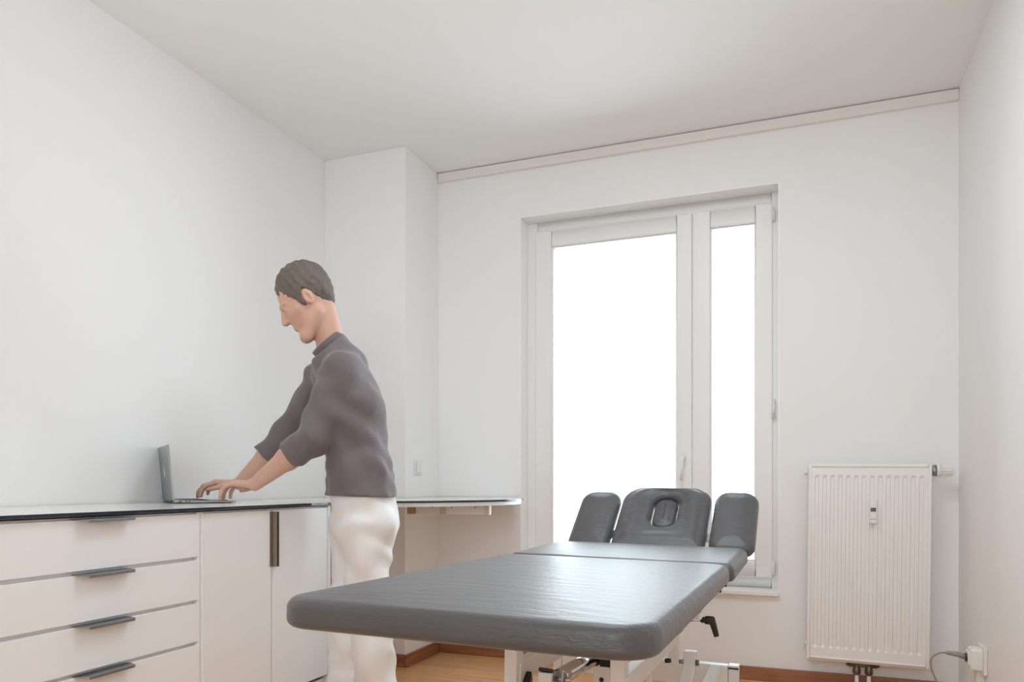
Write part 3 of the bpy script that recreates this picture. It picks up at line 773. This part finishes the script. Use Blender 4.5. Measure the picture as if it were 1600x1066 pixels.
# head
def H(a, b, c): return hd_ + hl * a + hf * b + hu * c
ax = (hl, hf, hu)
B_.ell(H(0, -.012, .030), ax, (.076, .097, .092), .02)
B_.ell(H(0, .030, -.034), ax, (.061, .066, .084), .025)
B_.cone(H(-.014, .080, -.112), H(.014, .080, -.112), .019, .019, .025)
for s_ in (-1, 1):
    B_.cone(H(.052 * s_, -.01, -.065), H(.020 * s_, .072, -.110), .018, .018, .02)
    B_.ell(H(.031 * s_, .103, .006), ax, (.016, .014, .010), .010, 's')
    B_.ell(H(.031 * s_, .0815, .006), ax, (.0125, .0125, .0115), .003)
    B_.cone(H(.014 * s_, .090, .024), H(.047 * s_, .078, .022), .0075, .006, .008)
    B_.cone(H(.040 * s_, .070, -.022), H(.052 * s_, .045, -.020), .014, .014, .02)
    B_.ell(H(.0755 * s_, -.008, -.008), ax, (.008, .019, .031), .006)
    B_.ell(H(.079 * s_, -.005, -.006), ax, (.004, .009, .018), .004, 's')
    B_.ell(H(.010 * s_, .104, -.034), ax, (.008, .009, .007), .006)
B_.cone(H(0, .092, .012), H(0, .112, -.030), .0075, .0115, .010)
B_.cone(H(-.018, .0905, -.0625), H(.018, .0905, -.0625), .0055, .0055, .007); B_.cone(H(-.015, .0895, -.073), H(.015, .0895, -.073), .006, .006, .007)
B_.put(H(-.03, .10, -.068) - .02, H(.03, .10, -.068) + .02, lambda X, Y, Z: np.sqrt(((X-H(0,.1,-.068)[0])*hu[0] + (Y-H(0,.1,-.068)[1])*hu[1] + (Z-H(0,.1,-.068)[2])*hu[2])**2 + np.maximum(np.abs((X-H(0,.1,-.068)[0])*hl[0] + (Y-H(0,.1,-.068)[1])*hl[1]) - .02, 0)**2 + np.minimum((X-H(0,.092,0)[0])*hf[0] + (Y-H(0,.092,0)[1])*hf[1] + (Z-H(0,.092,-.068)[2])*hf[2], 0)**2) - .0015, .004, 's')
body = B_.mesh('body', M['skin'], person, 1)
for s_ in (-1, 1):
    m = MB(); c_ = H(.031 * s_, .089, .006); m.tube([c_, c_ + hf * .0050], [.0052, .003], 10); m.build('eye', M['eye'], body)
# hair
hlo, hhi = hd_ - .17, hd_ + .17
G_ = SDF(hlo, hhi, .004)
G_.ell(H(0, -.024, .046), ax, (.0835, .103, .096), .02)
G_.ell(H(0, -.072, -.012), ax, (.055, .034, .055), .03)
for s_ in (-1, 1):
    G_.ell(H(.066 * s_, .012, .004), ax, (.014, .020, .034), .02)
    G_.ell(H(.084 * s_, -.006, -.012), ax, (.03, .022, .034), .008, 's')
G_.ell(H(0, .112, .022), ax, (.062, .052, .050), .015, 's')
G_.folds([(150, 70, 130, 0, 1), (90, -170, 60, 2, .7), (260, 40, -180, .5, .6)], .0016)
G_.mesh('hair', M['hair'], person, 2)
# shirt
S_ = SDF(np.array([LO[0], LO[1], .82]), np.array([HI[0], HI[1], 1.62]), .006)
torso(S_, .010, .03)
S_.cone(pel - U3 * .06 + fwd * .0, wai, .138, .116, .03, left, 1.3)
S_.cone(nb_ - hu * .0, nb_ + unit(hd_ - nb_) * .035, .066, .064, .02)
cuffL, cuffR = elL + (wrL - elL) * .30, elR + (wrR - elR) * .42
for sh, el, cf in ((shL, elL, cuffL), (shR, elR, cuffR)):
    S_.cone(sh, el, .068, .058, .03); S_.cone(el, cf + unit(cf - el) * .03, .058, .057, .02)
    q = unit(cf - el); S_.half(cf, q, cf - .085 - .0, cf + .085)
hem = nv((567, 776, 2.85))
S_.folds([(38, 20, 30, 0, 1), (-25, 34, 44, 1.2, .8), (60, -30, 18, 2.4, .5)], .0035)
S_.half(hem, unit(-U3 + fwd * .03))
nq = unit(unit(hd_ - nb_) + .28 * fwd); S_.half(nb_ + nq * .018, nq, nb_ - .10, nb_ + .14)
shirt = S_.mesh('shirt', M['shirt'], person, 2)
col_ = MB(); cc = nb_ + nq * .012; ux = unit(np.cross(nq, left)); L = []
for r_, h_ in ((.068, -.010), (.069, .022), (.064, .024), (.062, -.01)):
    L.append([cc + nq * h_ + (ux * math.cos(2*PI*k/28) + left * math.sin(2*PI*k/28)) * r_ for k in range(28)])
col_.loops(L + [L[0]], 0, True, False); col_.build('collar', M['shirt'], shirt)
MB().tube([nv((515, 768, 2.86)), nv((514.3, 768, 2.85))], .005, 12).build('stud', M['buckle'], shirt)
# trousers
P_ = SDF(np.array([LO[0], LO[1], .0]), np.array([HI[0], HI[1], 1.0]), .006)
P_.cone(pel - U3 * .02, hem + U3 * .03, .122, .112, .03, left, 1.36)
for hp, kn, an, bk in ((hipL, kneL, ankL, 1), (hipR, kneR, ankR, 0)):
    P_.cone(hp, kn, .094, .074, .035); P_.cone(kn, an - U3 * .03, .073, .080, .03)
P_.ell(pel - fwd * .042 - U3 * .02, (fwd, left, U3), (.088, .16, .10), .03)
P_.folds([(20, 34, 34, 0, 1), (-30, 24, 52, 1.2, .8), (10, -46, 26, .4, .6)], .004)
P_.half(np.array([0, 0, .045]), -U3); P_.half(hem + U3 * .022, U3)
P_.mesh('trousers', M['pants'], person, 2)
for an in (ankL, ankR):
    lo2, hi2 = np.minimum(an, an + fwd * .22) - .12, np.maximum(an, an + fwd * .22) + .12
    Q_ = SDF(lo2, hi2, .006); fr = np.array([fwd[0], fwd[1], 0])
    b0 = np.array([an[0], an[1], .048])
    Q_.cone(b0 - fr * .03, b0 + fr * .05, .046, .044, .03, left, .95); Q_.cone(b0 + fr * .05 - U3 * .006, b0 + fr * .165 - U3 * .012, .044, .034, .03, left, 1.2)
    Q_.half(np.array([0, 0, .004]), -U3); Q_.half(np.array([0, 0, .092]), U3)
    Q_.mesh('shoe', M['shoe'], person, 2)

# ------------------------------------------------------------------ camera
cam = bpy.data.cameras.new('camera'); co = bpy.data.objects.new('camera', cam); COL.objects.link(co)
co.location = (0, 0, CAM_H); co.rotation_euler = (PI / 2, 0, YAW)
cam.sensor_fit = 'HORIZONTAL'; cam.sensor_width = 36; cam.lens = 1172.2 * 36 / 1600
cam.shift_x = 0; cam.shift_y = (755.4 - 533) / 1600; cam.clip_start = 0.02
SC.camera = co

# ------------------------------------------------------------------ daylight and added fill
wd = bpy.data.worlds.new('overcast_sky'); SC.world = wd; wd.use_nodes = True
bg = wd.node_tree.nodes['Background']; bg.inputs[0].default_value = (0.835, 0.94, 1.0, 1); bg.inputs[1].default_value = 6.9
po = bpy.data.lights.new('window_portal', 'AREA'); po.shape = 'RECTANGLE'; po.size = WX1 - WX0; po.size_y = WZ1 - WZ0; po.cycles.is_portal = True
pob = bpy.data.objects.new('window_portal', po); COL.objects.link(pob)
pob.location = ((WX0 + WX1) / 2, YB + .27, (WZ0 + WZ1) / 2); pob.rotation_euler = (-PI / 2, 0, 0)
# added fill light under the ceiling, unseen above the camera's view
la = bpy.data.lights.new('ceiling_fill', 'AREA'); la.shape = 'RECTANGLE'; la.size = 0.7; la.size_y = 0.7; la.energy = 16; la.color = (0.86, 0.945, 1.0)
lao = bpy.data.objects.new('ceiling_fill', la); COL.objects.link(lao); lao.location = (-.5, 2.1, HC - .012)

po2 = bpy.data.lights.new('rear_fill_portal', 'AREA'); po2.shape = 'RECTANGLE'; po2.size = DX1 - DX0; po2.size_y = DZ1 - DZ0; po2.cycles.is_portal = True  # portal for the added opening behind the camera
pob2 = bpy.data.objects.new('rear_fill_portal', po2); COL.objects.link(pob2)
pob2.location = ((DX0 + DX1) / 2, YF - .16, (DZ0 + DZ1) / 2); pob2.rotation_euler = (PI / 2, 0, 0)
SC.cycles.use_denoising = True
SC.cycles.max_bounces = 16; SC.cycles.diffuse_bounces = 10
vs_ = SC.view_settings
vs_.view_transform = 'Standard'; vs_.look = 'None'; vs_.exposure = -0.06; vs_.gamma = 1.0; vs_.use_curve_mapping = False
